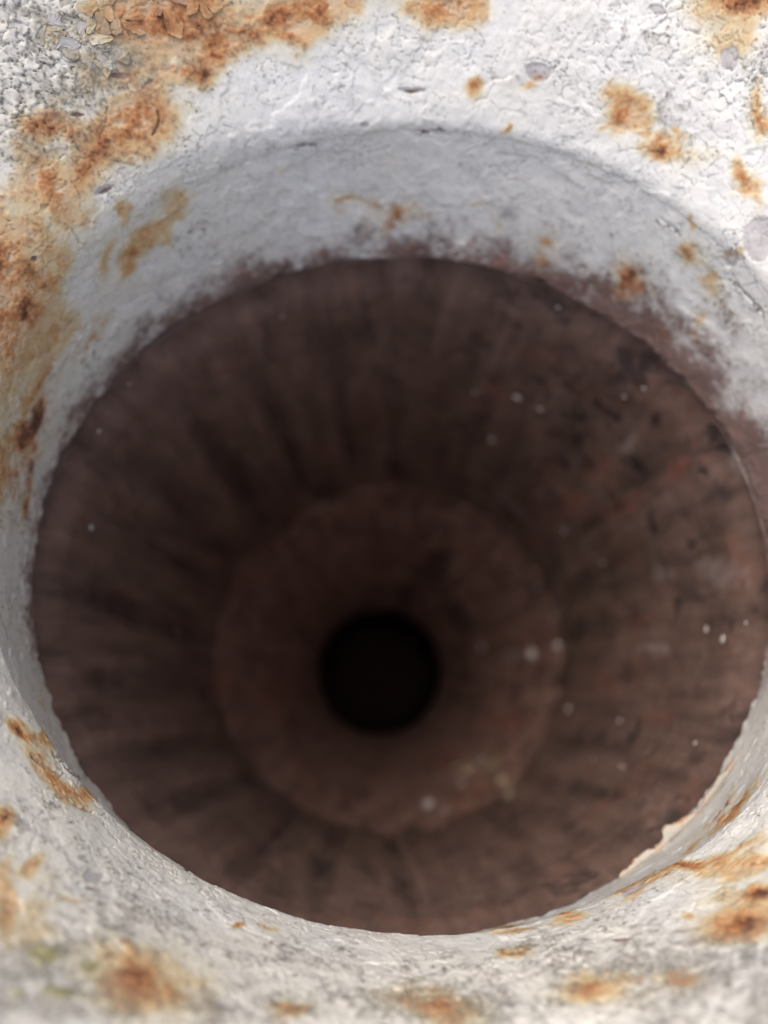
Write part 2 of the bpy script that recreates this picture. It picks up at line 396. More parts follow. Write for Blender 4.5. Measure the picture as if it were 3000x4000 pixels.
PAINT = paint_material()
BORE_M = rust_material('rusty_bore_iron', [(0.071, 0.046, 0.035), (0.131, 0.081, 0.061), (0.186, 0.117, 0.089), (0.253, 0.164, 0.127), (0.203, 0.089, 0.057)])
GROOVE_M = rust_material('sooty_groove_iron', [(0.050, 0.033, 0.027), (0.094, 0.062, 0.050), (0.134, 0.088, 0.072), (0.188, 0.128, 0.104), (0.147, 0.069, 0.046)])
CHAMB_M = rust_material("rusty_chamber_iron", [(0.100, 0.057, 0.044), (0.193, 0.111, 0.086), (0.271, 0.161, 0.125), (0.363, 0.229, 0.177), (0.278, 0.125, 0.081)], 0.75, 0.35)

HOLE_M = rust_material('dark_hole_iron', [(0.018, 0.009, 0.008), (0.030, 0.014, 0.012), (0.045, 0.021, 0.018), (0.060, 0.028, 0.023), (0.045, 0.018, 0.012)], 0.9, 0.1)  # near-black colour keeps the hole and its closed end dark
def simple(name, c0, c1, scale, rough=0.7):
    m, nt, b = mat(name)
    tc = node(nt, "ShaderNodeTexCoord").outputs["Object"]
    nt.links.new(ramp(nt, noise(nt, tc, scale, 4), [(0.3, c0), (0.7, c1)]), b.inputs["Base Color"])
    b.inputs["Roughness"].default_value = rough
    return m
SPECK_M = simple("pale_paint_chip", (0.42, 0.38, 0.34), (0.72, 0.68, 0.63), 900)
TAN_M = simple("ochre_scale", (0.26, 0.19, 0.10), (0.42, 0.33, 0.2), 900)
MOSS_M = simple("olive_moss", (0.20, 0.18, 0.06), (0.42, 0.38, 0.16), 700, 0.9)
OUTER_M = simple("weathered_outer_paint", (0.30, 0.26, 0.21), (0.60, 0.59, 0.57), 60)
FIBRE_M = simple("dry_root_fibre", (0.20, 0.17, 0.12), (0.36, 0.32, 0.25), 500)

# ------------------------------------------------------------------ linking
root = bpy.data.objects.new("cannon", None)
scene.collection.objects.link(root)
rm = M3.to_4x4(); rm.translation = ROOT_LOC
root.matrix_world = rm
root.empty_display_size = 0.1
root["label"] = "old iron cannon mouth in peeling rust stained white paint, its grooved bore bare brown rust"
root["category"] = "cannon"

def link(name, V, Fc, material, parent, smooth=True, attrs=None):
    me = bpy.data.meshes.new(name)
    V = (np.asarray(V, np.float64) - BASE) * S
    if isinstance(Fc, np.ndarray):
        n = len(Fc)
        me.vertices.add(len(V)); me.vertices.foreach_set("co", V.astype(np.float32).ravel())
        k = Fc.shape[1]
        me.loops.add(n * k); me.loops.foreach_set("vertex_index", Fc.astype(np.int32).ravel())
        me.polygons.add(n); me.polygons.foreach_set("loop_start", np.arange(0, n * k, k, dtype=np.int32))
        me.update(calc_edges=True)
    else:
        me.from_pydata([tuple(p) for p in V], [], Fc); me.update()
    me.polygons.foreach_set("use_smooth", np.full(len(me.polygons), smooth))
    if attrs:
        for nm, arr in attrs.items():
            at = me.attributes.new(nm, 'FLOAT_COLOR', 'POINT')
            at.data.foreach_set("color", arr.astype(np.float32).ravel())
    me.materials.append(material)
    ob = bpy.data.objects.new(name, me)
    scene.collection.objects.link(ob)
    if parent:
        ob.parent = parent
    return ob

def grid_faces(nr, nf, flip=False):
    r = np.arange(nr - 1)[:, None]; f = np.arange(nf)[None, :]
    f2 = (f + 1) % nf
    q = np.stack([r * nf + f, r * nf + f2, (r + 1) * nf + f2, (r + 1) * nf + f], -1).reshape(-1, 4)
    return q[:, ::-1].copy() if flip else q

def grid_normals(P):
    """P: rows x around x 3, closed around; normal pointing to the open side (towards axis / viewer)"""
    du = np.roll(P, -1, 1) - np.roll(P, 1, 1)
    dv = np.gradient(P, axis=0)
    n = np.cross(du, dv)
    return n / (np.linalg.norm(n, axis=-1, keepdims=True) + 1e-12)

# ------------------------------------------------------------------ unseen pale ground, added to bounce light up at the mouth
GROUND_M = simple("pale_bounce_ground", (0.38, 0.37, 0.345), (0.56, 0.55, 0.52), 60, 0.95)
gm = bpy.data.meshes.new("ground")
gn = 24; gx = np.linspace(-1, 1, gn); gx = np.sign(gx) * np.abs(gx) ** 3 * 60
gv = [(x, y, -0.155) for y in gx for x in gx]
gm.from_pydata(gv, [], [(j * gn + i, j * gn + i + 1, (j + 1) * gn + i + 1, (j + 1) * gn + i) for j in range(gn - 1) for i in range(gn - 1)])
gm.materials.append(GROUND_M)
go = bpy.data.objects.new("ground", gm); scene.collection.objects.link(go); go["kind"] = "structure"
go["label"] = "unseen pale ground added under the cannon to bounce light"

# ------------------------------------------------------------------ mouth: neck + face as one grid, then cut at the crease
NF = 2400
phi1 = (np.arange(NF) + 0.5) / NF * 2 * math.pi
nv = 135
vv = np.linspace(1, 0, nv)                       # neck, from inside out
SMAX = 0.72
ns = 270
sv = np.linspace(0, 1, ns)[1:] ** 1.04 * SMAX
PH, VV = np.meshgrid(phi1, vv)
Pn = neck_base(PH, VV)
PH2, SS = np.meshgrid(phi1, sv)
Pf = face_base(PH2, SS)
G = np.concatenate([Pn, Pf], 0)
N = grid_normals(G)
# make sure it points at the axis in the neck
if np.sum(N[10, 0] * np.array([np.cos(phi1[0]), np.sin(phi1[0]), 0])) > 0:
    N = -N
NR = G.shape[0]
PHA = np.concatenate([PH, PH2], 0).ravel()
sA = np.concatenate([-(VV) * 0.42, SS], 0).ravel()
vA = np.concatenate([VV, SS * 0], 0).ravel()
Pflat = G.reshape(-1, 3); Nflat = N.reshape(-1, 3)

def relief(P, D, A, B, ns_, fr, phi, s, v):
    n_lo, n_md, n_hi, n_vh = ns_
    rust, tone, stain, dirt = A.T
    prim, bare, var, moss = B.T
    tl, tr = crackle(D)
    h = 0.012 * fbm(P, 2.6, 2, 71) + 0.0036 * n_md + 0.0013 * n_hi + 0.0005 * n_vh
    # blistered, wrinkled old paint
    a_ = phi * 1.25 + 0.022 * fbm(P, 28, 2, 81); s_ = s + 0.022 * fbm(P, 28, 2, 91)
    f1, f2, cr, ox, oy = vor(a_, s_, 0.026, 5)
    g1, g2, cr2, ox2, oy2 = vor(a_ + 0.3, s_, 0.085, 15)
    gap = sstep(0.0, 0.09, f2 - f1); gap2 = sstep(0.0, 0.07, g2 - g1)
    gap = 1 - (1 - gap) * np.clip(tl + 1.3 * sstep(-0.02, 0.14, fbm(P, 10, 3, 181)), 0, 1)
    plate = gap * (0.5 + 0.8 * cr) + 0.55 * (ox * np.cos(cr * 40) + oy * np.sin(cr * 40))
    h += (0.0055 * tl + 0.0034 * tr) * plate
    wide = np.clip(0.16 + 0.45 * sstep(-0.1, 0.25, n_lo), 0, 1) * (1 - np.clip(tl + tr, 0, 1)) * (s > -0.2)
    h += 0.0020 * wide * (gap2 * (0.4 + cr2) + 0.5 * (ox2 * np.cos(cr2 * 50) + oy2 * np.sin(cr2 * 50))) * sstep(-0.2, 0.15, n_md + 0.1)
    # rust eats in and blooms; chips lie one paint film lower
    h += rust * (0.0028 * n_hi + 0.0022 * n_vh + 0.003 * n_md)
    h -= 0.0032 * np.maximum(prim, bare * 0.9)
    h += moss * 0.006 * (n_hi + 0.3)
    hair = (1 - sstep(0.0, 0.055, f2 - f1)) * sstep(0.06, 0.16, fbm(P, 11, 3, 131)) + (1 - sstep(0.0, 0.022, g2 - g1)) * sstep(0.0, 0.12, fbm(P, 8, 3, 141))
    hair *= (s > -0.12)
    h -= 0.004 * np.clip(hair, 0, 1) + 0.010 * cracks(D)
    h += 0.0020 * sstep(0.03, 0.06, fbm(P, 7, 4, 151)) + 0.0008 * sstep(-0.02, 0.02, fbm(P, 13, 4, 161)) * (0.35 + 0.65 * (s > 0))   # edges of older paint coats
    crack = np.clip((1 - gap) * np.clip(tl + 0.8 * tr, 0, 1) + 0.9 * hair, 0, 1)
    return h, crack, cr

D, A, B, NS, fr = masks(Pflat, PHA, sA, vA)
hgt, crack, cell = relief(Pflat, D, A, B, NS, fr, PHA, sA, vA)
# grime settles in the cracks of the plates
A[:, 3] = np.clip(A[:, 3] + 0.55 * crack, 0, 1)
Vd = Pflat + Nflat * hgt[:, None]
# ragged lower end of the neck: broken paint and scale
rag = 0.020 * fbm(Pflat, 14, 4, 101)
fade = np.clip((vA - 0.86) / 0.14, 0, 1)[:, None]
Vd += fade * (0.008 * fbm(Pflat, 17, 4, 171) + 0.005 * fbm(Pflat, 60, 2, 172))[:, None] * Nflat
Vd[:, 2] += np.where(vA > 0.9, rag * (vA - 0.9) * 10, 0)
nk = nv * NF
face_slice = slice((nv - 1) * NF, NR * NF)
q_face = grid_faces(NR - nv + 1, NF, True)
muzzle = link("muzzle_face", Vd[face_slice], q_face, PAINT, root, True, {"wear_a": A[face_slice], "wear_b": B[face_slice]})
neck = link("muzzle_neck", Vd[:nk], grid_faces(nv, NF, True), PAINT, root, True, {"wear_a": A[:nk], "wear_b": B[:nk]})
neck["label"] = "short painted neck of the mouth rusted bare along its inner edge"

# ------------------------------------------------------------------ outside of the barrel: rolls over from the face rim and runs back to the breech
no = 240
pho = phi1[::NF // no]
rim = Vd[-NF:].reshape(NF, 3)[::NF // no]
before = Vd[-4 * NF:-3 * NF].reshape(NF, 3)[::NF // no]
rows = [rim]
cen = np.array([0.06, -0.2])
prof = [(0.03, -0.03), (0.10, -0.05), (0.20, -0.03), (0.30, 0.06), (0.36, 0.2), (0.38, 0.5), (0.34, 0.9), (0.28, 1.3)]
dirv = np.stack([np.cos(pho), np.sin(pho), 0 * pho], -1)
for (dr, dz) in prof:
    p = rim + dirv * dr; p = p.copy(); p[:, 2] += dz; rows.append(p)
for t in np.linspace(0.12, 1, 10):
    r_ = 1.75 + 0.25 * t
    tgt = np.stack([cen[0] + r_ * np.cos(pho), cen[1] + r_ * np.sin(pho), np.full(no, 3.0 + 6.3 * t)], -1)
    m_ = min(1, t * 2.2)
    p = rows[8] * (1 - m_) + tgt * m_; p[:, 2] = rows[8][:, 2] * (1 - m_) + tgt[:, 2] * m_
    rows.append(p)
tgt = rows[-1].copy(); tgt[:, 2] = 9.38
for k in (0.98, 0.6, 0.2, 0.01):
    p = tgt.copy(); p[:, 0] = cen[0] + (p[:, 0] - cen[0]) * k; p[:, 1] = cen[1] + (p[:, 1] - cen[1]) * k; rows.append(p)
outer = link("barrel_casing", np.concatenate(rows), grid_faces(len(rows), no, True), OUTER_M, root)

# ------------------------------------------------------------------ scale, pits, red rust, dark and pale patches on the inside walls
PITS_DARKS = [(1220,995,26,22,-30,1),(1258,943,34,18,-35,1),(1325,820,30,18,-35,.9),(1385,785,40,14,-40,.8),(1140,1005,20,12,-40,.6),(1150,1268,16,9,-20,1),(1495,1288,46,22,-15,.9),
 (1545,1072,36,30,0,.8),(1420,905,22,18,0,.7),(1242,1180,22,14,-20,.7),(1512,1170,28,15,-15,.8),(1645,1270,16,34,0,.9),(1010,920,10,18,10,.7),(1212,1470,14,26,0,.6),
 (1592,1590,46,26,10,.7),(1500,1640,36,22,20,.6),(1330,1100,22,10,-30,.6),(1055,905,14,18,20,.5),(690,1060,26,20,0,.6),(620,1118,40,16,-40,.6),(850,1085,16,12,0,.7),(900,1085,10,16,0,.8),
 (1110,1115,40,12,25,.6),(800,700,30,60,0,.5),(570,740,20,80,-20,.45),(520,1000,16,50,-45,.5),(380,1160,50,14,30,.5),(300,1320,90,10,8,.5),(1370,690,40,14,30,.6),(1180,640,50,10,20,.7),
 (930,1222,48,32,-25,1.1),(880,1282,46,26,-50,.9),(985,1330,26,60,-20,.6),(1010,1440,22,60,0,.35),(650,1352,14,12,0,.6),(1020,1352,9,9,0,.8),(665,1640,22,16,0,.4),(1105,1500,22,16,0,.6),(880,1800,20,60,0,.4),(760,1750,14,50,0,.4),(620,1760,16,60,30,.4),(1240,1780,60,26,40,.4),(1290,1600,40,26,30,.5)]  # row starts with dark patches beside the hole
REDS = [(1340,1100,46,30,-20,.8),(1240,1090,34,40,-30,.8),(1300,1010,34,26,0,.7),(1390,1330,40,20,0,.7),(1180,1030,36,30,-30,.6),(1480,1000,60,30,-30,.6),(480,1490,40,70,0,.6),(600,1500,60,80,0,.6),
 (1090,1560,60,40,0,.6),(1160,1160,50,30,0,.5),(700,980,30,60,0,.4),(1060,840,30,40,0,.5),(1300,1480,60,40,0,.5),(950,1640,60,30,0,.5),(480,1200,50,40,0,.4),(1420,1560,60,30,0,.4)]
PALE = [(1120,1415,30,22,0,.5),(1560,1230,90,60,0,.35),(1600,1000,40,90,-20,.3),(1440,1240,70,30,-10,.35),(1095,1700,14,34,-10,.9),(1050,1650,26,12,20,.7),(930,1740,24,18,0,.7),(1000,1690,40,16,-30,.4),
 (1400,1400,60,20,0,.3),(1340,950,50,30,-30,.3),(1110,1100,60,8,25,.5),(690,1095,50,7,-14,.5),(1195,1480,7,60,10,.5),(1205,1330,6,50,-8,.5),(1150,1615,8,50,28,.5)]
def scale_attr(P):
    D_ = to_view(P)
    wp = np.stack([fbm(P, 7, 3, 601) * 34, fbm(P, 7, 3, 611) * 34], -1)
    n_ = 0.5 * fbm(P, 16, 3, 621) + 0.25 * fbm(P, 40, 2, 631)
    c = [sstep(-0.15, 0.45, field(D_, L, wp) + n_ * k) for L, k in ((PITS_DARKS, 0.9), (REDS, 1.3), (PALE, 1.0))]
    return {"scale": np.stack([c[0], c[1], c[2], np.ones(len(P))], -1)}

# ------------------------------------------------------------------ bore with its grooves
def lerp_ring(t, phi):
    c = [E2['c'][i] + (E3['c'][i] - E2['c'][i]) * t for i in (0, 1)]
    r = [E2['r'][i] + (E3['r'][i] - E2['r'][i]) * t for i in (0, 1)]
    z = E2['z'] + (E3['z'] - E2['z']) * t
    return c, r, z

nb_f, nb_r = 960, 150
tb = np.concatenate([[0.0, 0.0, 0.004, 0.012], np.linspace(0.02, 1, nb_r - 4)])
phb = np.arange(nb_f) / nb_f * 2 * math.pi
rowsb = []
for i, t in enumerate(tb):
    c, r, z = lerp_ring(t, phb)
    k = [0.0, 0.035, 0.055, 0.060][i] if i < 4 else 0.062 * (1 - 0.85 * max(0, (t - 0.985) / 0.015))
    z = z + (0.012 if i < 2 else 0.016)
    rowsb.append(np.stack([c[0] + (r[0] + k) * np.cos(phb), c[1] + (r[1] + k) * np.sin(phb), np.full(nb_f, z)], -1))
Gb = np.array(rowsb)
Pb = Gb.reshape(-1, 3)
hb = 0.012 * fbm(Pb * [1, 1, 0.4], 9, 3, 201) + 0.006 * fbm(Pb, 28, 3, 211)
rad = np.stack([np.cos(np.tile(phb, len(tb))), np.sin(np.tile(phb, len(tb))), np.zeros(len(Pb))], -1)
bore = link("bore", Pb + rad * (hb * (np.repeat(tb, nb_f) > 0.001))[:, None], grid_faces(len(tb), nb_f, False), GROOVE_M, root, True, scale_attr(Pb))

NL = 24
def P_z(T):
    return E2['z'] + (E3['z'] - E2['z']) * T
BND = [2 * math.pi * (k + 0.02 + 0.16 * random.uniform(-1, 1)) / NL for k in range(NL)]
AMP = [random.uniform(0.6, 1.1) * (1.0 if math.cos(b) < 0.25 else 0.45) for b in BND]
WID = [random.uniform(0.022, 0.052) for _ in BND]
def valley(k, PHL, TT, Q):
    """a worn groove along boundary k: depth 0..1"""
    wob = fbm(Q + 3.7 * k, 5, 3, 331).reshape(TT.shape)
    d = (PHL - (BND[k] + 0.02 * wob + 0.05 * (TT - 0.5)) + math.pi) % (2 * math.pi) - math.pi
    fade = sstep(0.02, 0.25 + 0.3 * (k * 0.37 % 1), TT) * np.clip(0.75 + 1.2 * wob, 0.15, 1.3) * (1 - 0.85 * sstep(0.88, 0.98, TT))
    return AMP[k] * fade * np.exp(-(d / (WID[k] * (1 + 0.8 * wob))) ** 2)
for k in range(NL):
    k2 = (k + 1) % NL
    f0 = BND[k]; f1 = BND[k2] + (2 * math.pi if k2 == 0 else 0)
    nz, nc = 90, 23
    TT, CC = np.meshgrid(np.linspace(0.012, 0.988, nz), np.linspace(0, 1, nc), indexing='ij')
    PHL = f0 + (f1 - f0) * CC + 0.05 * (TT - 0.5)
    c0 = E2['c'][0] + (E3['c'][0] - E2['c'][0]) * TT; c1 = E2['c'][1] + (E3['c'][1] - E2['c'][1]) * TT
    r0 = E2['r'][0] + (E3['r'][0] - E2['r'][0]) * TT; r1 = E2['r'][1] + (E3['r'][1] - E2['r'][1]) * TT
    P = np.stack([c0, c1, P_z(TT)], -1)
    Q = np.stack([np.cos(PHL), np.sin(PHL), P[..., 2] * 0.4], -1).reshape(-1, 3)
    Q1 = np.stack([np.cos(PHL), np.sin(PHL), P[..., 2]], -1).reshape(-1, 3)
    V_ = valley(k, PHL, TT, Q) + valley(k2, PHL, TT, Q)
    hh = (0.010 * fbm(Q, 12, 3, 301) + 0.006 * fbm(Q1, 34, 2, 311)).reshape(nz, nc)
    front = 0.032 * (1 - sstep(0.012, 0.10, TT))
    kk = 0.040 * V_ + hh + front
    P[..., 0] += (r0 + kk) * np.cos(PHL); P[..., 1] += (r1 + kk) * np.sin(PHL)
    idx = np.arange(nz * nc).reshape(nz, nc)
    q = np.stack([idx[:-1, :-1], idx[:-1, 1:], idx[1:, 1:], idx[1:, :-1]], -1).reshape(-1, 4)
    at = scale_attr(P.reshape(-1, 3))
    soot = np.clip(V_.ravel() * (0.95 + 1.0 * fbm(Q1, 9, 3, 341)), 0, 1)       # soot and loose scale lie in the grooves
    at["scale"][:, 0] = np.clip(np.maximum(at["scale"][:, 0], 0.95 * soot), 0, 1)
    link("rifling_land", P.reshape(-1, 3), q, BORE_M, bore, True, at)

# ------------------------------------------------------------------ powder chamber: ledge, bowl and the dark hole at its end
def tube(rows_spec, nf, amp, seed, ragged=0.0):
    ph = np.arange(nf) / nf * 2 * math.pi
    out = []
    for (c, r, z) in rows_spec:
        out.append(np.stack([c[0] + r[0] * np.cos(ph), c[1] + r[1] * np.sin(ph), np.full(nf, z)], -1))
    P = np.array(out).reshape(-1, 3)
    d = np.stack([np.tile(np.cos(ph), len(rows_spec)), np.tile(np.sin(ph), len(rows_spec)), np.zeros(len(P))], -1)
    h = amp * (fbm(P, 6, 4, seed) + 0.5 * fbm(P, 24, 3, seed + 9))
    return P + d * h[:, None] + np.array([0, 0, 1.0]) * h[:, None], nf

rs = []
z3 = E3['z']
def cmid(t):
    return [E3['c'][i] + (E4['c'][i] - E3['c'][i]) * t for i in (0, 1)]
rs.append((E3['c'], (1.05, 1.05), z3 - 0.006)); rs.append((E3['c'], (0.990, 0.974), z3 - 0.002)); rs.append((E3['c'], (0.986, 0.970), z3 + 0.004)); rs.append((E3['c'], (0.984, 0.968), z3 + 0.02))
rs.append((E3['c'], (0.983, 0.968), z3 + 0.06))
for t in np.linspace(0.01, 1, 90):
    r = 0.545 + 0.436 * (1 - t) ** 1.2
    z = z3 + 0.06 + (7.0 - z3 - 0.06) * t
    rs.append((cmid(t), (r, r), z))
P, nf = tube(rs, 480, 0.016, 401)
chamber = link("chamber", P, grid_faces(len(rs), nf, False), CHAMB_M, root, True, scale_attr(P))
chamber["label"] = "reddish brown rusted bowl at the end of the grooves with a dark round hole"
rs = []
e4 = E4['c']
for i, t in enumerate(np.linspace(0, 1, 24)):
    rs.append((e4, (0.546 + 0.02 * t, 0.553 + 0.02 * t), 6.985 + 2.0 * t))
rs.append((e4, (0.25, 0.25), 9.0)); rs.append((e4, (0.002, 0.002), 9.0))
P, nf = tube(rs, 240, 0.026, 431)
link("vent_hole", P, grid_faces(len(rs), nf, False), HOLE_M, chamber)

# ------------------------------------------------------------------ curled plates of old paint on the face
def surf(phi, s):
    P = face_base(phi, s)
    e = 1e-3
    du = face_base(phi + e, s) - face_base(phi - e, s); dv = face_base(phi, s + e) - face_base(phi, s - e)
    n = np.cross(du, dv); n /= np.linalg.norm(n, axis=-1, keepdims=True)
    n *= -np.sign(n[..., 2:3]) * 1.0      # towards the viewer
    return P, n

def clip_poly(poly, px, py, qx, qy):
    mx, my = (px + qx) / 2, (py + qy) / 2; nx, ny = qx - px, qy - py
    out = []
    m = len(poly)
    for i in range(m):
        a = poly[i]; b = poly[(i + 1) % m]
        da = (a[0] - mx) * nx + (a[1] - my) * ny; db = (b[0] - mx) * nx + (b[1] - my) * ny
        if da <= 0:
            out.append(a)
        if (da < 0 < db) or (db < 0 < da):
            t = da / (da - db); out.append((a[0] + (b[0] - a[0]) * t, a[1] + (b[1] - a[1]) * t))
    return out

KA = 1.25
def seeds(size, seed):
    rg = random.Random(seed); pts = []
    for i in range(int(2 * math.pi * KA / size)):
        for j in range(int(SMAX / size)):
            if rg.random() > 0.22:
                pts.append(((i + 0.5 + 0.5 * rg.uniform(-1, 1)) * size, (j + 0.5 + 0.5 * rg.uniform(-1, 1)) * size))
    return np.array(pts)

def make_flakes(size, seed, region, limit, lift, curl, thick, skip, shrink, grime):
    pts = seeds(size, seed); rg = random.Random(seed + 5)
    P, _ = surf(pts[:, 0] / KA, pts[:, 1])
    D = to_view(P)
    keep = [i for i in range(len(pts)) if region(D[i, 0], D[i, 1], rg)]
    rg.shuffle(keep)
    n_made = 0
    for i in keep:
        if n_made >= limit:
            break
        if rg.random() < skip:
            continue
        px, py = pts[i]
        d2 = np.hypot(pts[:, 0] - px, pts[:, 1] - py)
        poly = [(px - 2 * size, py - 2 * size), (px + 2 * size, py - 2 * size), (px + 2 * size, py + 2 * size), (px - 2 * size, py + 2 * size)]
        for j in np.argsort(d2)[1:22]:
            poly = clip_poly(poly, px, py, pts[j][0], pts[j][1])
        if len(poly) < 3:
            continue
        cx = sum(p[0] for p in poly) / len(poly); cy = sum(p[1] for p in poly) / len(poly)
        shr = rg.uniform(*shrink)
        outl = []
        m = len(poly)
        for k in range(m):
            a, b = poly[k], poly[(k + 1) % m]
            L = math.hypot(b[0] - a[0], b[1] - a[1])
            st = max(1, int(L / (size * 0.22)))
            for q in range(st):
                t = q / st
                x = a[0] + (b[0] - a[0]) * t; y = a[1] + (b[1] - a[1]) * t
                if q == 0:      # round the corners
                    x += (cx - x) * 0.12; y += (cy - y) * 0.12
                x += rg.uniform(-1, 1) * size * 0.045; y += rg.uniform(-1, 1) * size * 0.045
                outl.append((cx + (x - cx) * shr, cy + (y - cy) * shr))
        n = len(outl)
        if n < 4:
            continue
        ta = rg.uniform(0, 6.283); tilt = rg.uniform(0.0, 1.0) * lift
        cu = curl * rg.uniform(0.1, 1.0) * (1 if rg.random() < 0.7 else -0.5)
        xy = [(cx, cy)]
        for f in (0.6, 1.0):
            xy += [(cx + (x - cx) * f, cy + (y - cy) * f) for x, y in outl]
        xy = np.array(xy)
        q3 = np.stack([xy[:, 0], xy[:, 1], 0 * xy[:, 0]], -1)
        xy = xy + np.stack([fbm(q3, 0.55 / size, 3, 501), fbm(q3, 0.55 / size, 3, 511)], -1) * size * 1.05
        cx, cy = xy[0]
        dx = (xy[:, 0] - cx) / size; dy = (xy[:, 1] - cy) / size
        rr = dx * dx + dy * dy
        hz = 0.0015 + lift * 0.5 + tilt * (dx * math.cos(ta) + dy * math.sin(ta)) + cu * rr * size
        hz += np.array([rg.uniform(-1, 1) * 0.0008 for _ in hz])
        Pb, Nb = surf(xy[:, 0] / KA, xy[:, 1])
        top = Pb + Nb * hz[:, None]
        rimv = top[1 + n:] - Nb[1 + n:] * thick
        V = np.concatenate([top, rimv])
        Fc = []
        for k in range(n):
            k2 = (k + 1) % n
            Fc.append((0, 1 + k, 1 + k2))
            Fc.append((1 + k, 1 + n + k, 1 + n + k2, 1 + k2))
            Fc.append((1 + n + k, 1 + 2 * n + k, 1 + 2 * n + k2, 1 + n + k2))
        phl = np.concatenate([xy[:, 0], xy[1 + n:, 0]]) / KA; sl = np.concatenate([xy[:, 1], xy[1 + n:, 1]])
        _, Af, Bf, _, _ = masks(V, phl, sl, np.zeros(len(V)))
        Af[:, 0] *= 0.85; Bf[:, 1] = 0; Bf[:, 0] *= 0.3
        shade = rg.random()
        Bf[:, 2] = np.clip(Bf[:, 2] + rg.random() * FLAKE_WARM, 0, 1)
        Af[:, 2] = np.clip(Af[:, 2] + (0.5 * FLAKE_WARM * rg.random() if shade > 0.55 else 0), 0, 1)
        Af[1 + 2 * n:, 3] = np.clip(Af[1 + 2 * n:, 3] + 0.5, 0, 1)
        Af[:, 3] = np.clip(Af[:, 3] * rg.uniform(0.25, 1.0) + grime * rg.random() ** 1.4, 0, 1)
        if shade < 0.12:
            Bf[:, 0] = 0.8
        ob = link("paint_flake", V, Fc, PAINT, muzzle, False, {"wear_a": Af, "wear_b": Bf})
        n_made += 1
    return n_made

def reg_tl(x, y, rg):
    if not (-25 < x < 470 and -25 < y < 420):
        return False
    return 330 - y - 0.62 * x > rg.uniform(-10, 60) and not (x > 250 and y < 110 and rg.random() < 0.75)
def reg_tr(x, y, rg):
    if not (1120 < x < 1685 and -25 < y < 520):
        return False
    d = (x - 1150) / 400 * 1.0 - max(0, y - 60) / 260
    return d > rg.uniform(-0.05, 0.35) or (x > 1540 and y < 420 and rg.random() < 0.7)
FLAKE_WARM = 1.0
nfl = make_flakes(0.026, 3, reg_tl, 175, 0.0026, 0.07, 0.005, 0.10, (0.92, 1.0), 0.9)
FLAKE_WARM = 0.35
nfl += make_flakes(0.036, 4, reg_tr, 122, 0.0018, 0.08, 0.003, 0.30, (0.95, 1.0), 0.12)
print("flakes", nfl)

# ------------------------------------------------------------------ pale chips stuck to the bore wall
def hit_bore(x, y):
    """point on the bore or chamber wall that lies behind a given direction from the lens"""
    d = CAM_IN_BORE @ np.array([(x - 829.5) / F, (y - 1106) / F, 1.0])
    d = d / d[2]
    for z in np.arange(2.25, 7.0, 0.004):
        p = d * z
        if z < E3['z']:
            t = (z - E2['z']) / (E3['z'] - E2['z'])
            c = [E2['c'][i] + (E3['c'][i] - E2['c'][i]) * t for i in (0, 1)]; R = [E2['r'][i] + (E3['r'][i] - E2['r'][i]) * t for i in (0, 1)]
            q = math.hypot((p[0] - c[0]) / R[0], (p[1] - c[1]) / R[1])
            if q > 0.985:
                n = np.array([-(p[0] - c[0]), -(p[1] - c[1]), 0]); return p, n / np.linalg.norm(n)
        else:
            zz = min(1.0, max(0.0, (z - E3['z'] - 0.06) / (7.0 - E3['z'] - 0.06)))
            t = zz; r = 0.545 + 0.436 * (1 - t) ** 1.2; c = cmid(t)
            q = math.hypot(p[0] - c[0], p[1] - c[1]) / r
            if q > 0.98:
                n = np.array([-(p[0] - c[0]), -(p[1] - c[1]), -0.7]); return p, n / np.linalg.norm(n)
    return None

def blob(p, n, rad, m, name, parent, seed, elong=1.0, flat=0.45):
    rg = np.random.default_rng(seed)
    t1 = np.cross(n, [0.3, 0.1, 1.0]); t1 /= np.linalg.norm(t1); t2 = np.cross(n, t1)
    nu, nvv = 9, 5
    V = []; Fc = []
    for j in range(nvv):
        th = j / (nvv - 1) * math.pi / 2
        for i in range(nu):
            ph = i / nu * 2 * math.pi
            r = rad * math.cos(th) * (1 + 0.25 * rg.uniform(-1, 1))
            V.append(p + t1 * r * math.cos(ph) * elong + t2 * r * math.sin(ph) + n * (rad * flat * math.sin(th) - 0.022))
    for j in range(nvv - 1):
        for i in range(nu):
            Fc.append((j * nu + i, j * nu + (i + 1) % nu, (j + 1) * nu + (i + 1) % nu, (j + 1) * nu + i))
    return link(name, np.array(V), Fc, m, parent)

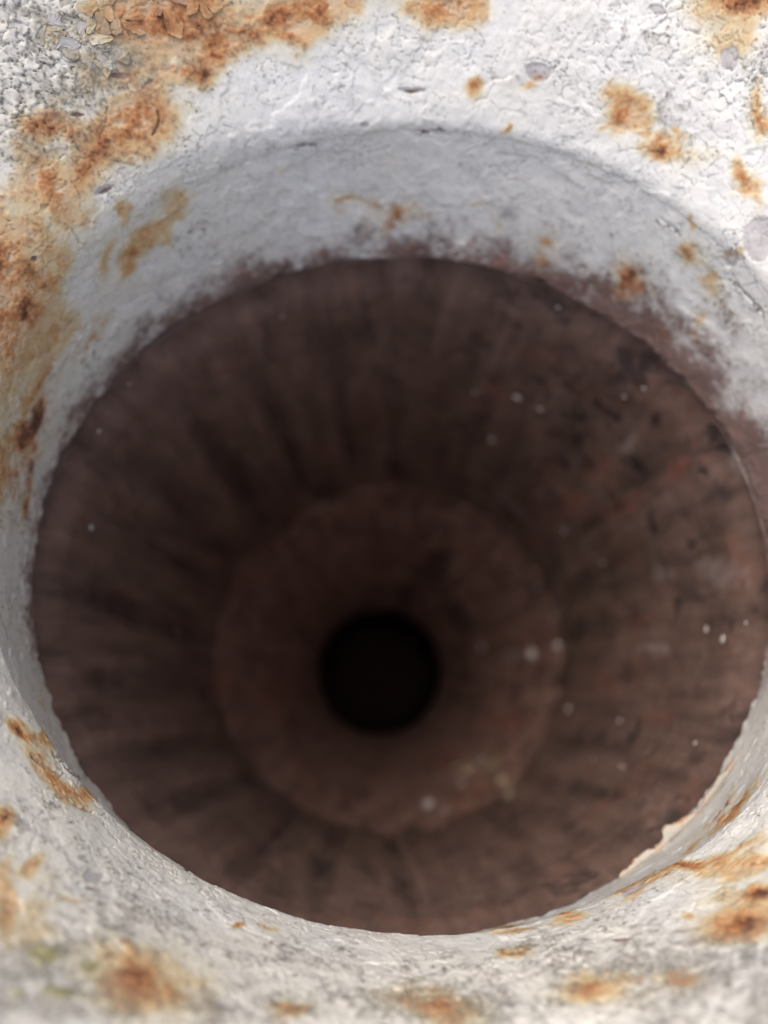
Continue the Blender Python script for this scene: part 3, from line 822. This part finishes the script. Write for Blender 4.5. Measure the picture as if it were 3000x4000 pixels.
SPECKS = [(1118,860,10),(1166,885,7),(1062,951,8),(1025,850,5),(1205,665,6),(1348,858,5),(1218,1148,6),(1300,1217,5),(1203,1395,8),(1148,1412,12),
 (1040,1398,6),(1228,1531,8),(1560,1380,9),(1525,1360,7),(1337,1557,5),(280,830,5),(215,932,5),(198,1140,7),(925,1735,10),(1342,1655,4),(610,685,4),
 (1500,1605,5),(385,1360,4),(1390,840,5),(960,1750,5),(1000,1690,4),(1280,1640,4),(1610,1345,5),(1100,1220,3),(1160,1270,4),(730,1100,4)]
for i, (x, y, r) in enumerate(SPECKS):
    h = hit_bore(x, y)
    if h is None:
        continue
    p, n = h
    z = p[2]
    blob(p + n * 0.02, n, r * z / F * 0.95, SPECK_M, "paint_speck", bore if z < E3['z'] else chamber, 900 + i)
for i, (x, y, r, el) in enumerate([(1098,1722,9,1.8),(1082,1682,9,1.5),(1062,1655,8,1.6),(1040,1640,7,1.5),(1010,1660,9,1.8),(1110,1700,6,1),(1170,1640,5,1.2),(985,1655,7,1.4),(940,1680,5,1.4),(1075,1640,6,1.3)]):
    h = hit_bore(x, y)
    if h:
        blob(h[0] + h[1] * 0.02, h[1], r * h[0][2] / F * 0.85, TAN_M, "ochre_scale", chamber if h[0][2] >= E3['z'] else bore, 950 + i, el)

# ------------------------------------------------------------------ scale peeling off the lower lip
def lip_flake(phi_c, width, v0, out, lift, seed):
    rg = np.random.default_rng(seed)
    nu, nw = 40, 6
    ph = phi_c + np.linspace(-0.5, 0.5, nu) * width
    V = []
    xs = np.linspace(0, 1, nu)
    prof = np.sin(np.linspace(0.1, math.pi - 0.1, nu)) ** 0.7 * (0.75 + 0.9 * fbm(np.stack([xs * 5, xs * 0, xs * 0], -1), 1.0, 3, 700 + seed)) + 0.05 * rg.uniform(-1, 1, nu)
    for j in range(nw):
        t = j / (nw - 1)
        base = neck_base(ph, np.full(nu, v0))
        base = base + 0.0
        off = t * out * prof
        rdir = np.stack([np.cos(ph), np.sin(ph), 0 * ph], -1)
        p = base - rdir * (0.004 + lift * t ** 1.5 * prof)[:, None]
        p[:, 2] += off
        V.append(p)
    V = np.array(V).reshape(-1, 3)
    V2 = V + np.tile(np.stack([np.cos(ph), np.sin(ph), 0 * ph], -1), (nw, 1)) * 0.006
    idx = np.arange(nu * nw).reshape(nw, nu)
    q = np.stack([idx[:-1, :-1], idx[:-1, 1:], idx[1:, 1:], idx[1:, :-1]], -1).reshape(-1, 4)
    q2 = q[:, ::-1] + nu * nw
    rimq = []
    for k in range(nu - 1):
        rimq.append((idx[-1, k], idx[-1, k + 1], idx[-1, k + 1] + nu * nw, idx[-1, k] + nu * nw))
    VV = np.concatenate([V, V2])
    phl = np.tile(ph, 2 * nw)
    _, Af, Bf, _, _ = masks(VV, phl, np.full(len(VV), -0.3), np.full(len(VV), 0.1))
    tt = np.tile(np.repeat(np.linspace(0, 1, nw), nu), 2)
    Af[:, 0] = np.maximum(Af[:, 0], sstep(0.55, 1.0, tt + 0.8 * fbm(VV, 30, 3, 720)) * 0.9); Af[:, 2] = np.maximum(Af[:, 2], 0.45); Bf[:, 0] = np.maximum(Bf[:, 0], 0.5); Af[:, 3] = np.maximum(Af[:, 3], 0.25)
    ob = link("peeling_scale", VV, [tuple(int(v) for v in f) for f in np.concatenate([q, q2])] + [tuple(int(v) for v in f) for f in rimq], PAINT, neck, True, {"wear_a": Af, "wear_b": Bf})
    return ob
for (x0, x1, out_, lift_, sd_) in ((1318, 1420, 0.02, 0.016, 1), (1400, 1480, 0.035, 0.022, 2), (1450, 1580, 0.03, 0.012, 3)):
    ang = []
    for xx in (x0, x1):
        k = np.argmin(np.abs(D[:NF, 0] - xx) + 1e4 * (np.sin(phi1) < 0.1)); ang.append(phi1[k])
    lip_flake((ang[0] + ang[1]) / 2, abs(ang[1] - ang[0]), 0.80, out_, lift_, sd_)
# ------------------------------------------------------------------ moss in the lower corner
def pix_face(x, y):
    best = np.argmin((D[face_slice][:, 0] - x) ** 2 + (D[face_slice][:, 1] - y) ** 2)
    return Vd[face_slice][best], Nflat[face_slice][best]

def moss(x, y, rad, n, seed, label):
    c, nn = pix_face(x, y)
    rg = np.random.default_rng(seed)
    t1 = np.cross(nn, [0, 0, 1.0]); t1 /= np.linalg.norm(t1); t2 = np.cross(nn, t1)
    V = []; Fc = []
    for i in range(n):
        r = rad * math.sqrt(rg.random()); a = rg.random() * 6.283
        b = c + t1 * r * math.cos(a) + t2 * r * math.sin(a) * 1.6 - nn * 0.004
        L = rad * (0.14 + 0.24 * rg.random()) * (1 - 0.6 * r / rad)
        d = nn + 0.9 * (t1 * rg.uniform(-1, 1) + t2 * rg.uniform(-1, 1)); d /= np.linalg.norm(d)
        sd_ = np.cross(d, rg.uniform(-1, 1, 3)); sd_ /= np.linalg.norm(sd_)
        wv = L * 0.16
        k = len(V)
        V += [b - sd_ * wv, b + sd_ * wv, b + d * L * 0.6 + sd_ * wv * 0.9, b + d * L + nn * -0.1 * L, b + d * L * 0.6 - sd_ * wv * 0.9]
        Fc.append((k, k + 1, k + 2, k + 3, k + 4))
    ob = link("moss_clump", np.array(V), Fc, MOSS_M, None, False)
    ob.matrix_world = rm
    ob["label"] = label; ob["category"] = "moss"; ob["group"] = "moss growing on the cannon mouth"
    return ob
moss(100, 2085, 0.046, 200, 1, "largest yellow green moss clump low on the left of the white cannon mouth")
moss(192, 2110, 0.036, 120, 2, "green moss clump beside the tan rust patch at the bottom of the mouth")
moss(38, 2170, 0.026, 70, 3, "smallest olive moss clump nearest the bottom left corner")
